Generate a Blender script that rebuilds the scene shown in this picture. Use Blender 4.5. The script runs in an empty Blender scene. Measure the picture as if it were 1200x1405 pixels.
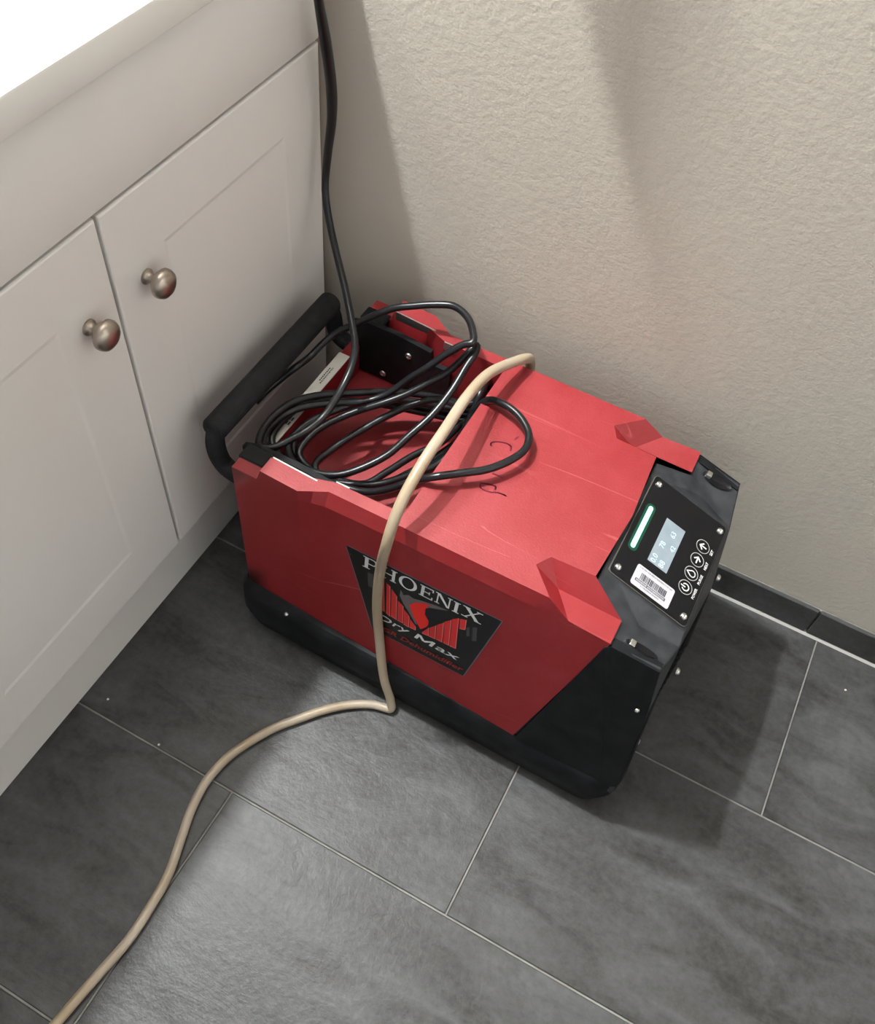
import bpy, bmesh, math, random
from mathutils import Vector, Matrix
random.seed(4)
sc = bpy.context.scene
COL = sc.collection

# ------------------------------------------------------------------ camera
R = ((0.88148651, 0.46576173, 0.077766), (0.41970097, -0.69729688, -0.58105779), (-0.21640849, 0.54483307, -0.81013844))
cam_d = bpy.data.cameras.new('camera')
cam = bpy.data.objects.new('camera', cam_d); COL.objects.link(cam)
cam_d.sensor_fit = 'HORIZONTAL'; cam_d.sensor_width = 36.0
cam_d.lens = 1285.412 / 1200 * 36.0
cam_d.clip_start = 0.02
right, down, fwd = Vector(R[0]), Vector(R[1]), Vector(R[2])
m = Matrix((right, -down, -fwd)).transposed().to_4x4()
m.translation = Vector((0.57828, -0.89242, 1.185))
cam.matrix_world = m
sc.camera = cam

# ------------------------------------------------------------------ light and exposure
sc.view_settings.view_transform = 'Standard'
sc.view_settings.look = 'None'
sc.view_settings.gamma = 1.0
sc.view_settings.exposure = 0.42
sc.view_settings.use_curve_mapping = False
world = bpy.data.worlds.new('room_fill'); sc.world = world
world.use_nodes = True
bg = world.node_tree.nodes['Background']
bg.inputs[0].default_value = (0.98, 0.99, 1.0, 1); bg.inputs[1].default_value = 0.46

# the bar of lamps over the vanity mirror, out of frame to the left
for loc, watts in (((-0.33, -0.31, 2.02), 50), ((-0.33, -0.27, 2.02), 50), ((-0.33, -0.23, 2.02), 50), ((-0.49, -0.07, 1.70), 30)):   # the last is an unseen lamp added to lengthen the machine's shadow
    d = bpy.data.lights.new('vanity_lamp', 'POINT'); d.energy = watts; d.shadow_soft_size = 0.028; d.color = (0.97, 1.0, 1.0)
    o = bpy.data.objects.new('vanity_lamp', d); COL.objects.link(o); o.location = loc

# ------------------------------------------------------------------ helpers
def lin(r, g, b):
    f = lambda c: (c / 255 / 12.92) if c <= 10 else ((c / 255 + 0.055) / 1.055) ** 2.4
    return (f(r), f(g), f(b), 1)

def mat(name, col, rough=0.5, metal=0.0, spec=0.5, bump=None, vary=None, emit=None, trans=0.0, coat=0.0):
    """bump = (scale, strength, distance); vary = (scale, second colour, amount)"""
    M = bpy.data.materials.new(name); M.use_nodes = True
    nt = M.node_tree; b = nt.nodes['Principled BSDF']
    b.inputs['Base Color'].default_value = col
    b.inputs['Roughness'].default_value = rough
    b.inputs['Metallic'].default_value = metal
    b.inputs['Specular IOR Level'].default_value = spec
    b.inputs['Transmission Weight'].default_value = trans
    b.inputs['Coat Weight'].default_value = coat
    tc = nt.nodes.new('ShaderNodeTexCoord')
    if bump:
        n = nt.nodes.new('ShaderNodeTexNoise'); n.inputs['Scale'].default_value = bump[0]; n.inputs['Detail'].default_value = 3
        nt.links.new(tc.outputs['Object'], n.inputs['Vector'])
        bp = nt.nodes.new('ShaderNodeBump'); bp.inputs['Strength'].default_value = bump[1]; bp.inputs['Distance'].default_value = bump[2]
        nt.links.new(n.outputs['Fac'], bp.inputs['Height']); nt.links.new(bp.outputs['Normal'], b.inputs['Normal'])
    if vary:
        n = nt.nodes.new('ShaderNodeTexNoise'); n.inputs['Scale'].default_value = vary[0]; n.inputs['Detail'].default_value = 5
        nt.links.new(tc.outputs['Object'], n.inputs['Vector'])
        rp = nt.nodes.new('ShaderNodeValToRGB'); rp.color_ramp.elements[0].position = 0.35; rp.color_ramp.elements[1].position = 0.7
        rp.color_ramp.elements[0].color = col; rp.color_ramp.elements[1].color = tuple(col[i] * (1 - vary[2]) + vary[1][i] * vary[2] for i in range(3)) + (1,)
        nt.links.new(n.outputs['Fac'], rp.inputs['Fac']); nt.links.new(rp.outputs['Color'], b.inputs['Base Color'])
    if emit:
        b.inputs['Emission Color'].default_value = emit[0]; b.inputs['Emission Strength'].default_value = emit[1]
    return M

def N(nt, kind, **kw):
    n = nt.nodes.new(kind)
    for k, v in kw.items():
        if k in n.inputs: n.inputs[k].default_value = v
        else: setattr(n, k, v)
    return n

def wall_material():
    M = mat('textured_wall_paint', lin(188, 181, 169), 0.72, spec=0.3)
    nt = M.node_tree; b = nt.nodes['Principled BSDF']; L = nt.links.new
    tc = N(nt, 'ShaderNodeTexCoord')
    a = N(nt, 'ShaderNodeTexNoise', Scale=120.0, Detail=4.0, Roughness=0.5)
    c = N(nt, 'ShaderNodeTexNoise', Scale=320.0, Detail=2.0)
    for n in (a, c): L(tc.outputs['Object'], n.inputs['Vector'])
    mx = N(nt, 'ShaderNodeMath', operation='MULTIPLY_ADD'); mx.inputs[1].default_value = 0.35
    L(c.outputs['Fac'], mx.inputs[0]); L(a.outputs['Fac'], mx.inputs[2])
    bp = N(nt, 'ShaderNodeBump', Strength=0.34, Distance=0.0020)
    L(mx.outputs[0], bp.inputs['Height']); L(bp.outputs['Normal'], b.inputs['Normal'])
    return M

def tile_material(seedv, name='slate_tile', dark=1.0):
    M = mat(name, (0.1, 0.1, 0.1, 1), 0.42, spec=0.26)
    nt = M.node_tree; b = nt.nodes['Principled BSDF']; L = nt.links.new
    tc = N(nt, 'ShaderNodeTexCoord')
    mp = N(nt, 'ShaderNodeMapping'); mp.inputs['Location'].default_value = (seedv * 3.7, seedv * 1.9, 0)
    mp.inputs['Scale'].default_value = (1.0, 2.6, 1.0); mp.inputs['Rotation'].default_value = (0, 0, 0.25)
    L(tc.outputs['Object'], mp.inputs['Vector'])
    n1 = N(nt, 'ShaderNodeTexNoise', Scale=7.0, Detail=9.0, Roughness=0.62, Distortion=0.8)
    n2 = N(nt, 'ShaderNodeTexNoise', Scale=90.0, Detail=4.0, Roughness=0.7)
    L(mp.outputs[0], n1.inputs['Vector']); L(tc.outputs['Object'], n2.inputs['Vector'])
    ad = N(nt, 'ShaderNodeMath', operation='MULTIPLY_ADD'); ad.inputs[1].default_value = 0.45
    L(n2.outputs['Fac'], ad.inputs[0]); L(n1.outputs['Fac'], ad.inputs[2])
    rp = N(nt, 'ShaderNodeValToRGB'); e = rp.color_ramp.elements
    e[0].position = 0.50; e[1].position = 0.94
    e[0].color = (0.028 * dark, 0.0264 * dark, 0.0242 * dark, 1); e[1].color = (0.086 * dark, 0.087 * dark, 0.0875 * dark, 1)
    L(ad.outputs[0], rp.inputs['Fac']); L(rp.outputs['Color'], b.inputs['Base Color'])
    rr = N(nt, 'ShaderNodeMapRange'); rr.inputs['To Min'].default_value = 0.33; rr.inputs['To Max'].default_value = 0.47
    L(n1.outputs['Fac'], rr.inputs['Value']); L(rr.outputs[0], b.inputs['Roughness'])
    bp = N(nt, 'ShaderNodeBump', Strength=0.55, Distance=0.0026)
    L(ad.outputs[0], bp.inputs['Height']); L(bp.outputs['Normal'], b.inputs['Normal'])
    return M

def red_material():
    base = lin(130, 18, 23)
    M = mat('red_plastic', base, 0.52, spec=0.6)
    nt = M.node_tree; b = nt.nodes['Principled BSDF']; L = nt.links.new
    tc = N(nt, 'ShaderNodeTexCoord')
    dust = N(nt, 'ShaderNodeTexNoise', Scale=14.0, Detail=6.0, Roughness=0.65)
    L(tc.outputs['Object'], dust.inputs['Vector'])
    r1 = N(nt, 'ShaderNodeValToRGB'); r1.color_ramp.elements[0].position = 0.42; r1.color_ramp.elements[1].position = 0.75
    r1.color_ramp.elements[0].color = base; r1.color_ramp.elements[1].color = lin(140, 36, 41)
    L(dust.outputs['Fac'], r1.inputs['Fac'])
    # long fine scuffs
    last = r1.outputs['Color']
    for rot, sc_, thr in ((0.5, 1.0, 0.4935), (1.25, 1.3, 0.494), (2.3, 0.9, 0.4945)):
        mp = N(nt, 'ShaderNodeMapping'); mp.inputs['Rotation'].default_value = (0, 0, rot); mp.inputs['Scale'].default_value = (0.9 * sc_, 17.0 * sc_, 3.0)
        L(tc.outputs['Object'], mp.inputs['Vector'])
        nz = N(nt, 'ShaderNodeTexNoise', Scale=1.0, Detail=1.0); L(mp.outputs[0], nz.inputs['Vector'])
        d = N(nt, 'ShaderNodeMath', operation='SUBTRACT'); d.inputs[1].default_value = 0.5; L(nz.outputs['Fac'], d.inputs[0])
        ab = N(nt, 'ShaderNodeMath', operation='ABSOLUTE'); L(d.outputs[0], ab.inputs[0])
        lt = N(nt, 'ShaderNodeMapRange'); lt.inputs['From Min'].default_value = 0.0; lt.inputs['From Max'].default_value = 0.0028
        lt.inputs['To Min'].default_value = 1.0; lt.inputs['To Max'].default_value = 0.0; L(ab.outputs[0], lt.inputs['Value'])
        mk = N(nt, 'ShaderNodeTexNoise', Scale=2.2 * sc_, Detail=2.0); L(mp.outputs[0], mk.inputs['Vector'])
        mr = N(nt, 'ShaderNodeMapRange'); mr.inputs['From Min'].default_value = 0.56; mr.inputs['From Max'].default_value = 0.64; L(mk.outputs['Fac'], mr.inputs['Value'])
        mu = N(nt, 'ShaderNodeMath', operation='MULTIPLY'); L(lt.outputs[0], mu.inputs[0]); L(mr.outputs[0], mu.inputs[1])
        m2 = N(nt, 'ShaderNodeMath', operation='MULTIPLY'); m2.inputs[1].default_value = 0.28; L(mu.outputs[0], m2.inputs[0])
        mix = N(nt, 'ShaderNodeMixRGB'); mix.inputs[2].default_value = lin(226, 128, 128)
        L(m2.outputs[0], mix.inputs[0]); L(last, mix.inputs[1]); last = mix.outputs[0]
    L(last, b.inputs['Base Color'])
    fine = N(nt, 'ShaderNodeTexNoise', Scale=420.0, Detail=2.0); L(tc.outputs['Object'], fine.inputs['Vector'])
    bp = N(nt, 'ShaderNodeBump', Strength=0.18, Distance=0.001); L(fine.outputs['Fac'], bp.inputs['Height']); L(bp.outputs['Normal'], b.inputs['Normal'])
    return M

def origin_of(parent):
    o = Vector((0, 0, 0))
    while parent is not None:
        o += parent.location; parent = parent.parent
    return o

def obj(name, bm, material, parent=None, smooth=False, angle=35, label=None, origin=None):
    """link a bmesh given in world coordinates as one mesh object under its parent"""
    off = origin_of(parent) + (Vector(origin) - origin_of(parent) if origin else Vector((0, 0, 0)))
    me = bpy.data.meshes.new(name)
    bmesh.ops.translate(bm, vec=-off, verts=bm.verts)
    bm.to_mesh(me); bm.free()
    if smooth:
        for p in me.polygons: p.use_smooth = True
        if angle < 180: me.set_sharp_from_angle(angle=math.radians(angle))
    if isinstance(material, (list, tuple)):
        for x in material: me.materials.append(x)
    else: me.materials.append(material)
    o = bpy.data.objects.new(name, me); COL.objects.link(o)
    if parent: o.parent = parent
    o.location = off - origin_of(parent)
    if label: o['label'] = label
    return o

def thing(name, label, cat, loc):
    o = bpy.data.objects.new(name, None); COL.objects.link(o); o.empty_display_size = 0.05
    o.location = loc; o['label'] = label; o['category'] = cat
    return o

def tag(o, label, cat, group=None):
    o['label'] = label; o['category'] = cat
    if group: o['group'] = group
    return o

def box(bm, x0, x1, y0, y1, z0, z1, bevel=0.0, seg=2):
    r = bmesh.ops.create_cube(bm, size=1.0)
    vs = r['verts']
    bmesh.ops.scale(bm, vec=(x1 - x0, y1 - y0, z1 - z0), verts=vs)
    bmesh.ops.translate(bm, vec=((x0 + x1) / 2, (y0 + y1) / 2, (z0 + z1) / 2), verts=vs)
    if bevel:
        es = list({e for v in vs for e in v.link_edges})
        bmesh.ops.bevel(bm, geom=es, offset=bevel, segments=seg, profile=0.5, affect='EDGES')
    return bm

def poly(bm, pts):
    return bm.faces.new([bm.verts.new(p) for p in pts])

def prism(bm, low, high):
    """closed solid between two matching rings"""
    a = [bm.verts.new(p) for p in low]; b = [bm.verts.new(p) for p in high]
    n = len(a)
    bm.faces.new(list(reversed(a))); bm.faces.new(b)
    for i in range(n): bm.faces.new((a[i], a[(i + 1) % n], b[(i + 1) % n], b[i]))

def fix_normals(bm):
    bmesh.ops.remove_doubles(bm, verts=bm.verts, dist=1e-5)
    bmesh.ops.recalc_face_normals(bm, faces=bm.faces)

def catmull(pts, per=6):
    P = [Vector(p) for p in pts]
    P = [P[0] * 2 - P[1]] + P + [P[-1] * 2 - P[-2]]
    out = []
    for i in range(1, len(P) - 2):
        p0, p1, p2, p3 = P[i - 1:i + 3]
        t0 = 0.0; t1 = t0 + max((p1 - p0).length, 1e-6) ** 0.5; t2 = t1 + max((p2 - p1).length, 1e-6) ** 0.5; t3 = t2 + max((p3 - p2).length, 1e-6) ** 0.5
        for k in range(per):
            t = t1 + (t2 - t1) * k / per
            A1 = p0 * ((t1 - t) / (t1 - t0)) + p1 * ((t - t0) / (t1 - t0))
            A2 = p1 * ((t2 - t) / (t2 - t1)) + p2 * ((t - t1) / (t2 - t1))
            A3 = p2 * ((t3 - t) / (t3 - t2)) + p3 * ((t - t2) / (t3 - t2))
            B1 = A1 * ((t2 - t) / (t2 - t0)) + A2 * ((t - t0) / (t2 - t0))
            B2 = A2 * ((t3 - t) / (t3 - t1)) + A3 * ((t - t1) / (t3 - t1))
            out.append(B1 * ((t2 - t) / (t2 - t1)) + B2 * ((t - t1) / (t2 - t1)))
    out.append(P[-2])
    return out

def tube(bm, pts, r, n=10, flat=1.0, cap=True):
    """parallel-transport tube; r is a number or a function of 0..1"""
    P = [Vector(p) for p in pts]
    T = [(P[min(i + 1, len(P) - 1)] - P[max(i - 1, 0)]).normalized() for i in range(len(P))]
    u = T[0].orthogonal().normalized(); rings = []
    for i, p in enumerate(P):
        u = (u - T[i] * u.dot(T[i])).normalized(); v = T[i].cross(u)
        rr = r(i / (len(P) - 1)) if callable(r) else r
        rings.append([bm.verts.new(p + (u * math.cos(a) + v * math.sin(a) * flat) * rr) for a in [2 * math.pi * k / n for k in range(n)]])
    for a, b in zip(rings, rings[1:]):
        for k in range(n): bm.faces.new((a[k], a[(k + 1) % n], b[(k + 1) % n], b[k]))
    if cap: bm.faces.new(list(reversed(rings[0]))); bm.faces.new(rings[-1])
    return bm

def lathe(bm, prof, origin, axis, n=20):
    """prof = (radius, distance along axis)"""
    ax = Vector(axis).normalized(); u = ax.orthogonal().normalized(); v = ax.cross(u); o = Vector(origin)
    rings = []
    for r, d in prof:
        if r < 1e-6: rings.append([bm.verts.new(o + ax * d)])
        else: rings.append([bm.verts.new(o + ax * d + (u * math.cos(a) + v * math.sin(a)) * r) for a in [2 * math.pi * k / n for k in range(n)]])
    for a, b in zip(rings, rings[1:]):
        for k in range(n):
            k2 = (k + 1) % n
            if len(a) == 1: bm.faces.new((a[0], b[k2], b[k])) if len(b) > 1 else None
            elif len(b) == 1: bm.faces.new((a[k], a[k2], b[0]))
            else: bm.faces.new((a[k], a[k2], b[k2], b[k]))
    if len(rings[0]) > 1: bm.faces.new(list(reversed(rings[0])))
    if len(rings[-1]) > 1: bm.faces.new(rings[-1])
    bmesh.ops.recalc_face_normals(bm, faces=bm.faces)
    return bm

# ------------------------------------------------------------------ materials
M_wall = wall_material()
M_ceil = mat('ceiling_paint', lin(178, 178, 178), 0.8, spec=0.2)
M_white_wall = mat('white_wall_paint', lin(242, 242, 242), 0.7, spec=0.2)
M_dark_wall = mat('taupe_wall_paint', lin(104, 97, 90), 0.8, spec=0.2)
M_grout = mat('grey_grout', lin(138, 136, 131), 0.85, spec=0.2, bump=(400, 0.3, 0.001), vary=(30, lin(112, 109, 105), 0.9))
M_caulk = mat('pale_caulk', lin(172, 170, 165), 0.55)
M_tiles = [tile_material(i) for i in range(4)]
M_base = tile_material(7, 'slate_skirting', 0.9)
M_cab = mat('cabinet_paint', lin(222, 219, 215), 0.38, spec=0.45, bump=(60, 0.06, 0.001), vary=(3.0, lin(218, 214, 208), 0.8))
M_cab_shade = mat('cabinet_shade', lin(142, 122, 106), 0.7)  # corner shade on the filler strip is put into this brown
M_quartz = mat('white_counter', lin(222, 219, 213), 0.25, spec=0.5, vary=(12, lin(216, 213, 207), 0.7))
M_nickel = mat('brushed_nickel', lin(176, 164, 152), 0.33, metal=1.0, bump=(300, 0.08, 0.0005))
M_red = red_material()
M_black = mat('black_plastic', (0.006, 0.0064, 0.0070, 1), 0.5, spec=0.16, bump=(500, 0.12, 0.0006), vary=(40, (0.018, 0.019, 0.021, 1), 0.6))
M_grey_black = mat('scuffed_black_plastic', (0.016, 0.0175, 0.0205, 1), 0.42, spec=0.5, bump=(420, 0.15, 0.0007), vary=(60, (0.045, 0.048, 0.053, 1), 0.7))
M_foam = mat('black_foam_grip', (0.012, 0.012, 0.013, 1), 0.8, spec=0.25, bump=(700, 0.5, 0.0012), vary=(80, (0.022, 0.022, 0.024, 1), 0.8))
M_acrylic = mat('gloss_black_panel', (0.006, 0.006, 0.007, 1), 0.22, spec=0.35)
M_edge = mat('panel_edge', lin(92, 88, 82), 0.4)
M_steel = mat('zinc_screw', lin(214, 212, 206), 0.3, metal=1.0, bump=(200, 0.1, 0.0005))
M_cord = mat('black_cord_jacket', (0.0065, 0.0068, 0.0078, 1), 0.30, spec=0.42, bump=(160, 0.08, 0.0006), vary=(50, (0.013, 0.0135, 0.0155, 1), 0.7))
M_hose = mat('cloudy_vinyl', lin(176, 162, 144), 0.32, spec=0.5, trans=0.12, bump=(120, 0.08, 0.0006), vary=(11, lin(158, 138, 108), 0.9))
M_white = mat('white_sticker', lin(186, 184, 188), 0.45)
M_lip = mat('pale_tag', lin(205, 200, 190), 0.5, vary=(25, lin(188, 182, 172), 0.7))
M_print = mat('dark_print', lin(44, 46, 58), 0.5)
M_print_grey = mat('grey_print', lin(104, 104, 110), 0.5)
M_led = mat('green_led', lin(120, 240, 190), 0.4, emit=((0.52, 1.0, 0.80, 1), 1.0))
M_led_halo = mat('green_glow_halo', (0.004, 0.02, 0.012, 1), 0.3, emit=((0.0, 0.30, 0.15, 1), 0.16))  # the status bar's glow on the panel, painted as a faint emissive strip
M_lcd = mat('grey_blue_screen', lin(112, 122, 128), 0.25, emit=(lin(150, 166, 176), 0.26), vary=(50, lin(130, 140, 146), 0.8))
M_lcd_txt = mat('screen_digits', lin(170, 186, 196), 0.3, emit=(lin(176, 194, 206), 0.34))
M_symbol = mat('white_symbol', lin(210, 210, 208), 0.5)
M_symbol_dim = mat('grey_symbol', lin(158, 158, 154), 0.5)
M_decal = mat('decal_black', (0.008, 0.0085, 0.009, 1), 0.28, spec=0.5)
M_silver = mat('decal_silver', lin(205, 206, 205), 0.45)
M_dred = mat('decal_red', lin(196, 44, 44), 0.4)
M_bred = mat('decal_bright_red', lin(214, 38, 32), 0.4)
M_pink = mat('decal_pink', lin(216, 118, 112), 0.4)
M_txtred = mat('decal_dark_red', lin(140, 40, 32), 0.45)
M_dgrey = mat('decal_grey', lin(98, 92, 92), 0.4)
M_dim = mat('painted_reflection_grey', lin(66, 66, 68), 0.4)
M_marker = mat('faded_marker', lin(140, 38, 62), 0.5)
M_crumb = mat('pale_grit', lin(220, 214, 204), 0.7)

# ------------------------------------------------------------------ room shell
def struct(o): o['kind'] = 'structure'; return o
wall = struct(obj('wall_back', box(bmesh.new(), -0.60, 1.95, 0.0, 0.10, -0.01, 2.45), M_wall))
struct(obj('wall_left', box(bmesh.new(), -0.70, -0.60, -2.4, 0.10, -0.01, 2.45), M_dark_wall))
struct(obj('wall_right', box(bmesh.new(), 1.95, 2.05, -2.4, 0.10, -0.01, 2.45), M_white_wall))
struct(obj('ceiling', box(bmesh.new(), -0.70, 2.05, -2.4, 0.10, 2.45, 2.50), M_ceil))
floor = struct(obj('floor', box(bmesh.new(), -0.60, 1.95, -2.4, 0.0, -0.03, -0.0016), M_grout))
TW, TL_, G = 0.305, 0.610, 0.0022
rows = [(-0.011, -0.3060, 0.852), (-0.3082, -0.6133, 0.5465), (-0.6155, -0.9177, 0.242), (-0.9199, -1.2254, 0.5465), (-1.2286, -1.5336, 0.242), (-1.5368, -1.8418, 0.5465), (-1.8450, -2.15, 0.242)]
k = 0
for yt, yb, xj in rows:
    x = xj - 3 * (TL_ + G)
    while x < 1.94:
        a, b = x + G / 2, x + TL_ + G / 2
        x += TL_ + G
        a = max(a, -0.04); b = min(b, 1.948)
        if b <= 0.0: continue
        bm = box(bmesh.new(), a, b, yb, yt, -0.012, 0.0)
        top = [e for e in bm.edges if all(v.co.z > -0.001 for v in e.verts)]
        bmesh.ops.bevel(bm, geom=top, offset=0.0012, segments=1, affect='EDGES')
        obj('tile', bm, M_tiles[k % 4], floor, origin=((a + b) / 2, (yt + yb) / 2, 0)); k += 1

base = struct(obj('baseboard_back', box(bmesh.new(), 0.0, 1.948, -0.0035, 0.0, 0.001, 0.0560), M_grout))
xs = [0.0, 0.221, 0.831, 1.441, 1.948]
for a, b in zip(xs, xs[1:]):
    bm = box(bmesh.new(), a + 0.0014, b - 0.0014, -0.010, -0.0034, 0.0035, 0.060, 0.0012, 1)
    obj('tile', bm, M_base, base, origin=((a + b) / 2, -0.005, 0.03))
bm = bmesh.new(); prism(bm, [(0, -0.0034, 0.0), (0, -0.0128, 0.0), (0, -0.0104, 0.0030), (0, -0.0034, 0.0045)], [(1.948, -0.0034, 0.0), (1.948, -0.0128, 0.0), (1.948, -0.0104, 0.0030), (1.948, -0.0034, 0.0045)])
fix_normals(bm); obj('caulk_bead', bm, M_caulk, base, label='thin pale caulk line')

# ------------------------------------------------------------------ vanity cabinet
Y0, Y1 = -0.78, -0.0015            # the run of the vanity along the left wall
van = thing('vanity_cabinet', 'beige painted bathroom vanity with two shaker doors and round nickel knobs', 'cabinet', (-0.27, -0.4, 0))
bm = box(bmesh.new(), -0.598, -0.0006, Y0, Y1, 0.112, 0.7545); obj('carcass', bm, M_cab, van)
bm = box(bmesh.new(), -0.55, -0.0015, Y0, Y1, 0.0005, 0.1115); obj('toe_kick', bm, M_cab, van)
bm = box(bmesh.new(), 0.0, 0.004, -0.0245, Y1, 0.002, 0.7545); obj('filler_strip', bm, M_cab_shade, van, label='narrow filler strip in the corner, shade in its colour')
bm = box(bmesh.new(), 0.0, 0.020, Y0, -0.0255, 0.6415, 0.7505, 0.0018); obj('false_drawer_front', bm, M_cab, van, smooth=True)

def shaker_door(y0, y1, z0, z1, st=0.075):
    bm = bmesh.new()
    xf, xb = 0.020, 0.0
    d, wv = 0.0009, 0.005
    o = [(y0, z0), (y1, z0), (y1, z1), (y0, z1)]
    rnd = 0.0022
    def ring(x, ins): return [bm.verts.new((x, yy + (ins if yy == y0 else -ins), zz + (ins if zz == z0 else -ins))) for yy, zz in o]
    rs = [ring(xb, 0), ring(xf - rnd, 0), ring(xf - rnd * 0.3, rnd * 0.3), ring(xf, rnd), ring(xf, st), ring(xf - d, st + wv)]
    for a, b in zip(rs, rs[1:]):
        for i in range(4): bm.faces.new((a[i], a[(i + 1) % 4], b[(i + 1) % 4], b[i]))
    bm.faces.new(rs[-1]); bm.faces.new(list(reversed(rs[0])))
    bmesh.ops.recalc_face_normals(bm, faces=bm.faces)
    return bm
for y0, y1, ky in ((-0.3952, -0.0265, -0.3530), (-0.7690, -0.3992, -0.4395)):
    dr = obj('door', shaker_door(y0, y1, 0.1195, 0.6375), M_cab, van, origin=(0.0, y0, 0.38))
    kb = bmesh.new()
    prof = [(0.0085, 0.0), (0.0085, 0.0016), (0.0060, 0.0030), (0.0046, 0.0065), (0.0046, 0.0110), (0.0075, 0.0128), (0.0128, 0.0150), (0.0158, 0.0185), (0.0160, 0.0215), (0.0145, 0.0255), (0.0105, 0.0285), (0.0055, 0.0300), (0.0, 0.0305)]
    lathe(kb, prof, (0.0202, ky, 0.5405), (1, 0, 0), 28)
    obj('knob', kb, M_nickel, dr, smooth=True, angle=60, label='round brushed nickel knob')

bm = box(bmesh.new(), -0.598, 0.030, -0.80, Y1, 0.7565, 0.7885, 0.0025)
tag(obj('countertop', bm, M_quartz, smooth=True), 'white vanity countertop with an eased edge, lying on the beige cabinet', 'countertop')

# ------------------------------------------------------------------ dehumidifier
YC = -0.2145
def interp(x, xs_, ys_):
    if x <= xs_[0]: return ys_[0]
    for a, b, p, q in zip(xs_, xs_[1:], ys_, ys_[1:]):
        if x <= b: return p + (q - p) * (x - a) / (b - a)
    return ys_[-1]
def h_bot(x): return 0.1665 + (x - 0.116) * 0.0235 / 0.409
def h_top(x): return interp(x, [0.116, 0.205, 0.24, 0.507, 0.534, 0.5836], [0.1665, 0.1665, 0.1560, 0.1535, 0.1500, 0.1525])
def z_top(x): return interp(x, [0.116, 0.205, 0.24, 0.5836], [0.326, 0.326, 0.322, 0.319])
def side_h(x, z):
    t = (z - 0.08) / (z_top(x) - 0.08)
    return h_bot(x) + (h_top(x) - h_bot(x)) * t

dh = thing('dehumidifier', 'scratched red and black portable dehumidifier with a tilted control panel, on slate tiles', 'dehumidifier', (0.38, YC, 0))

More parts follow.
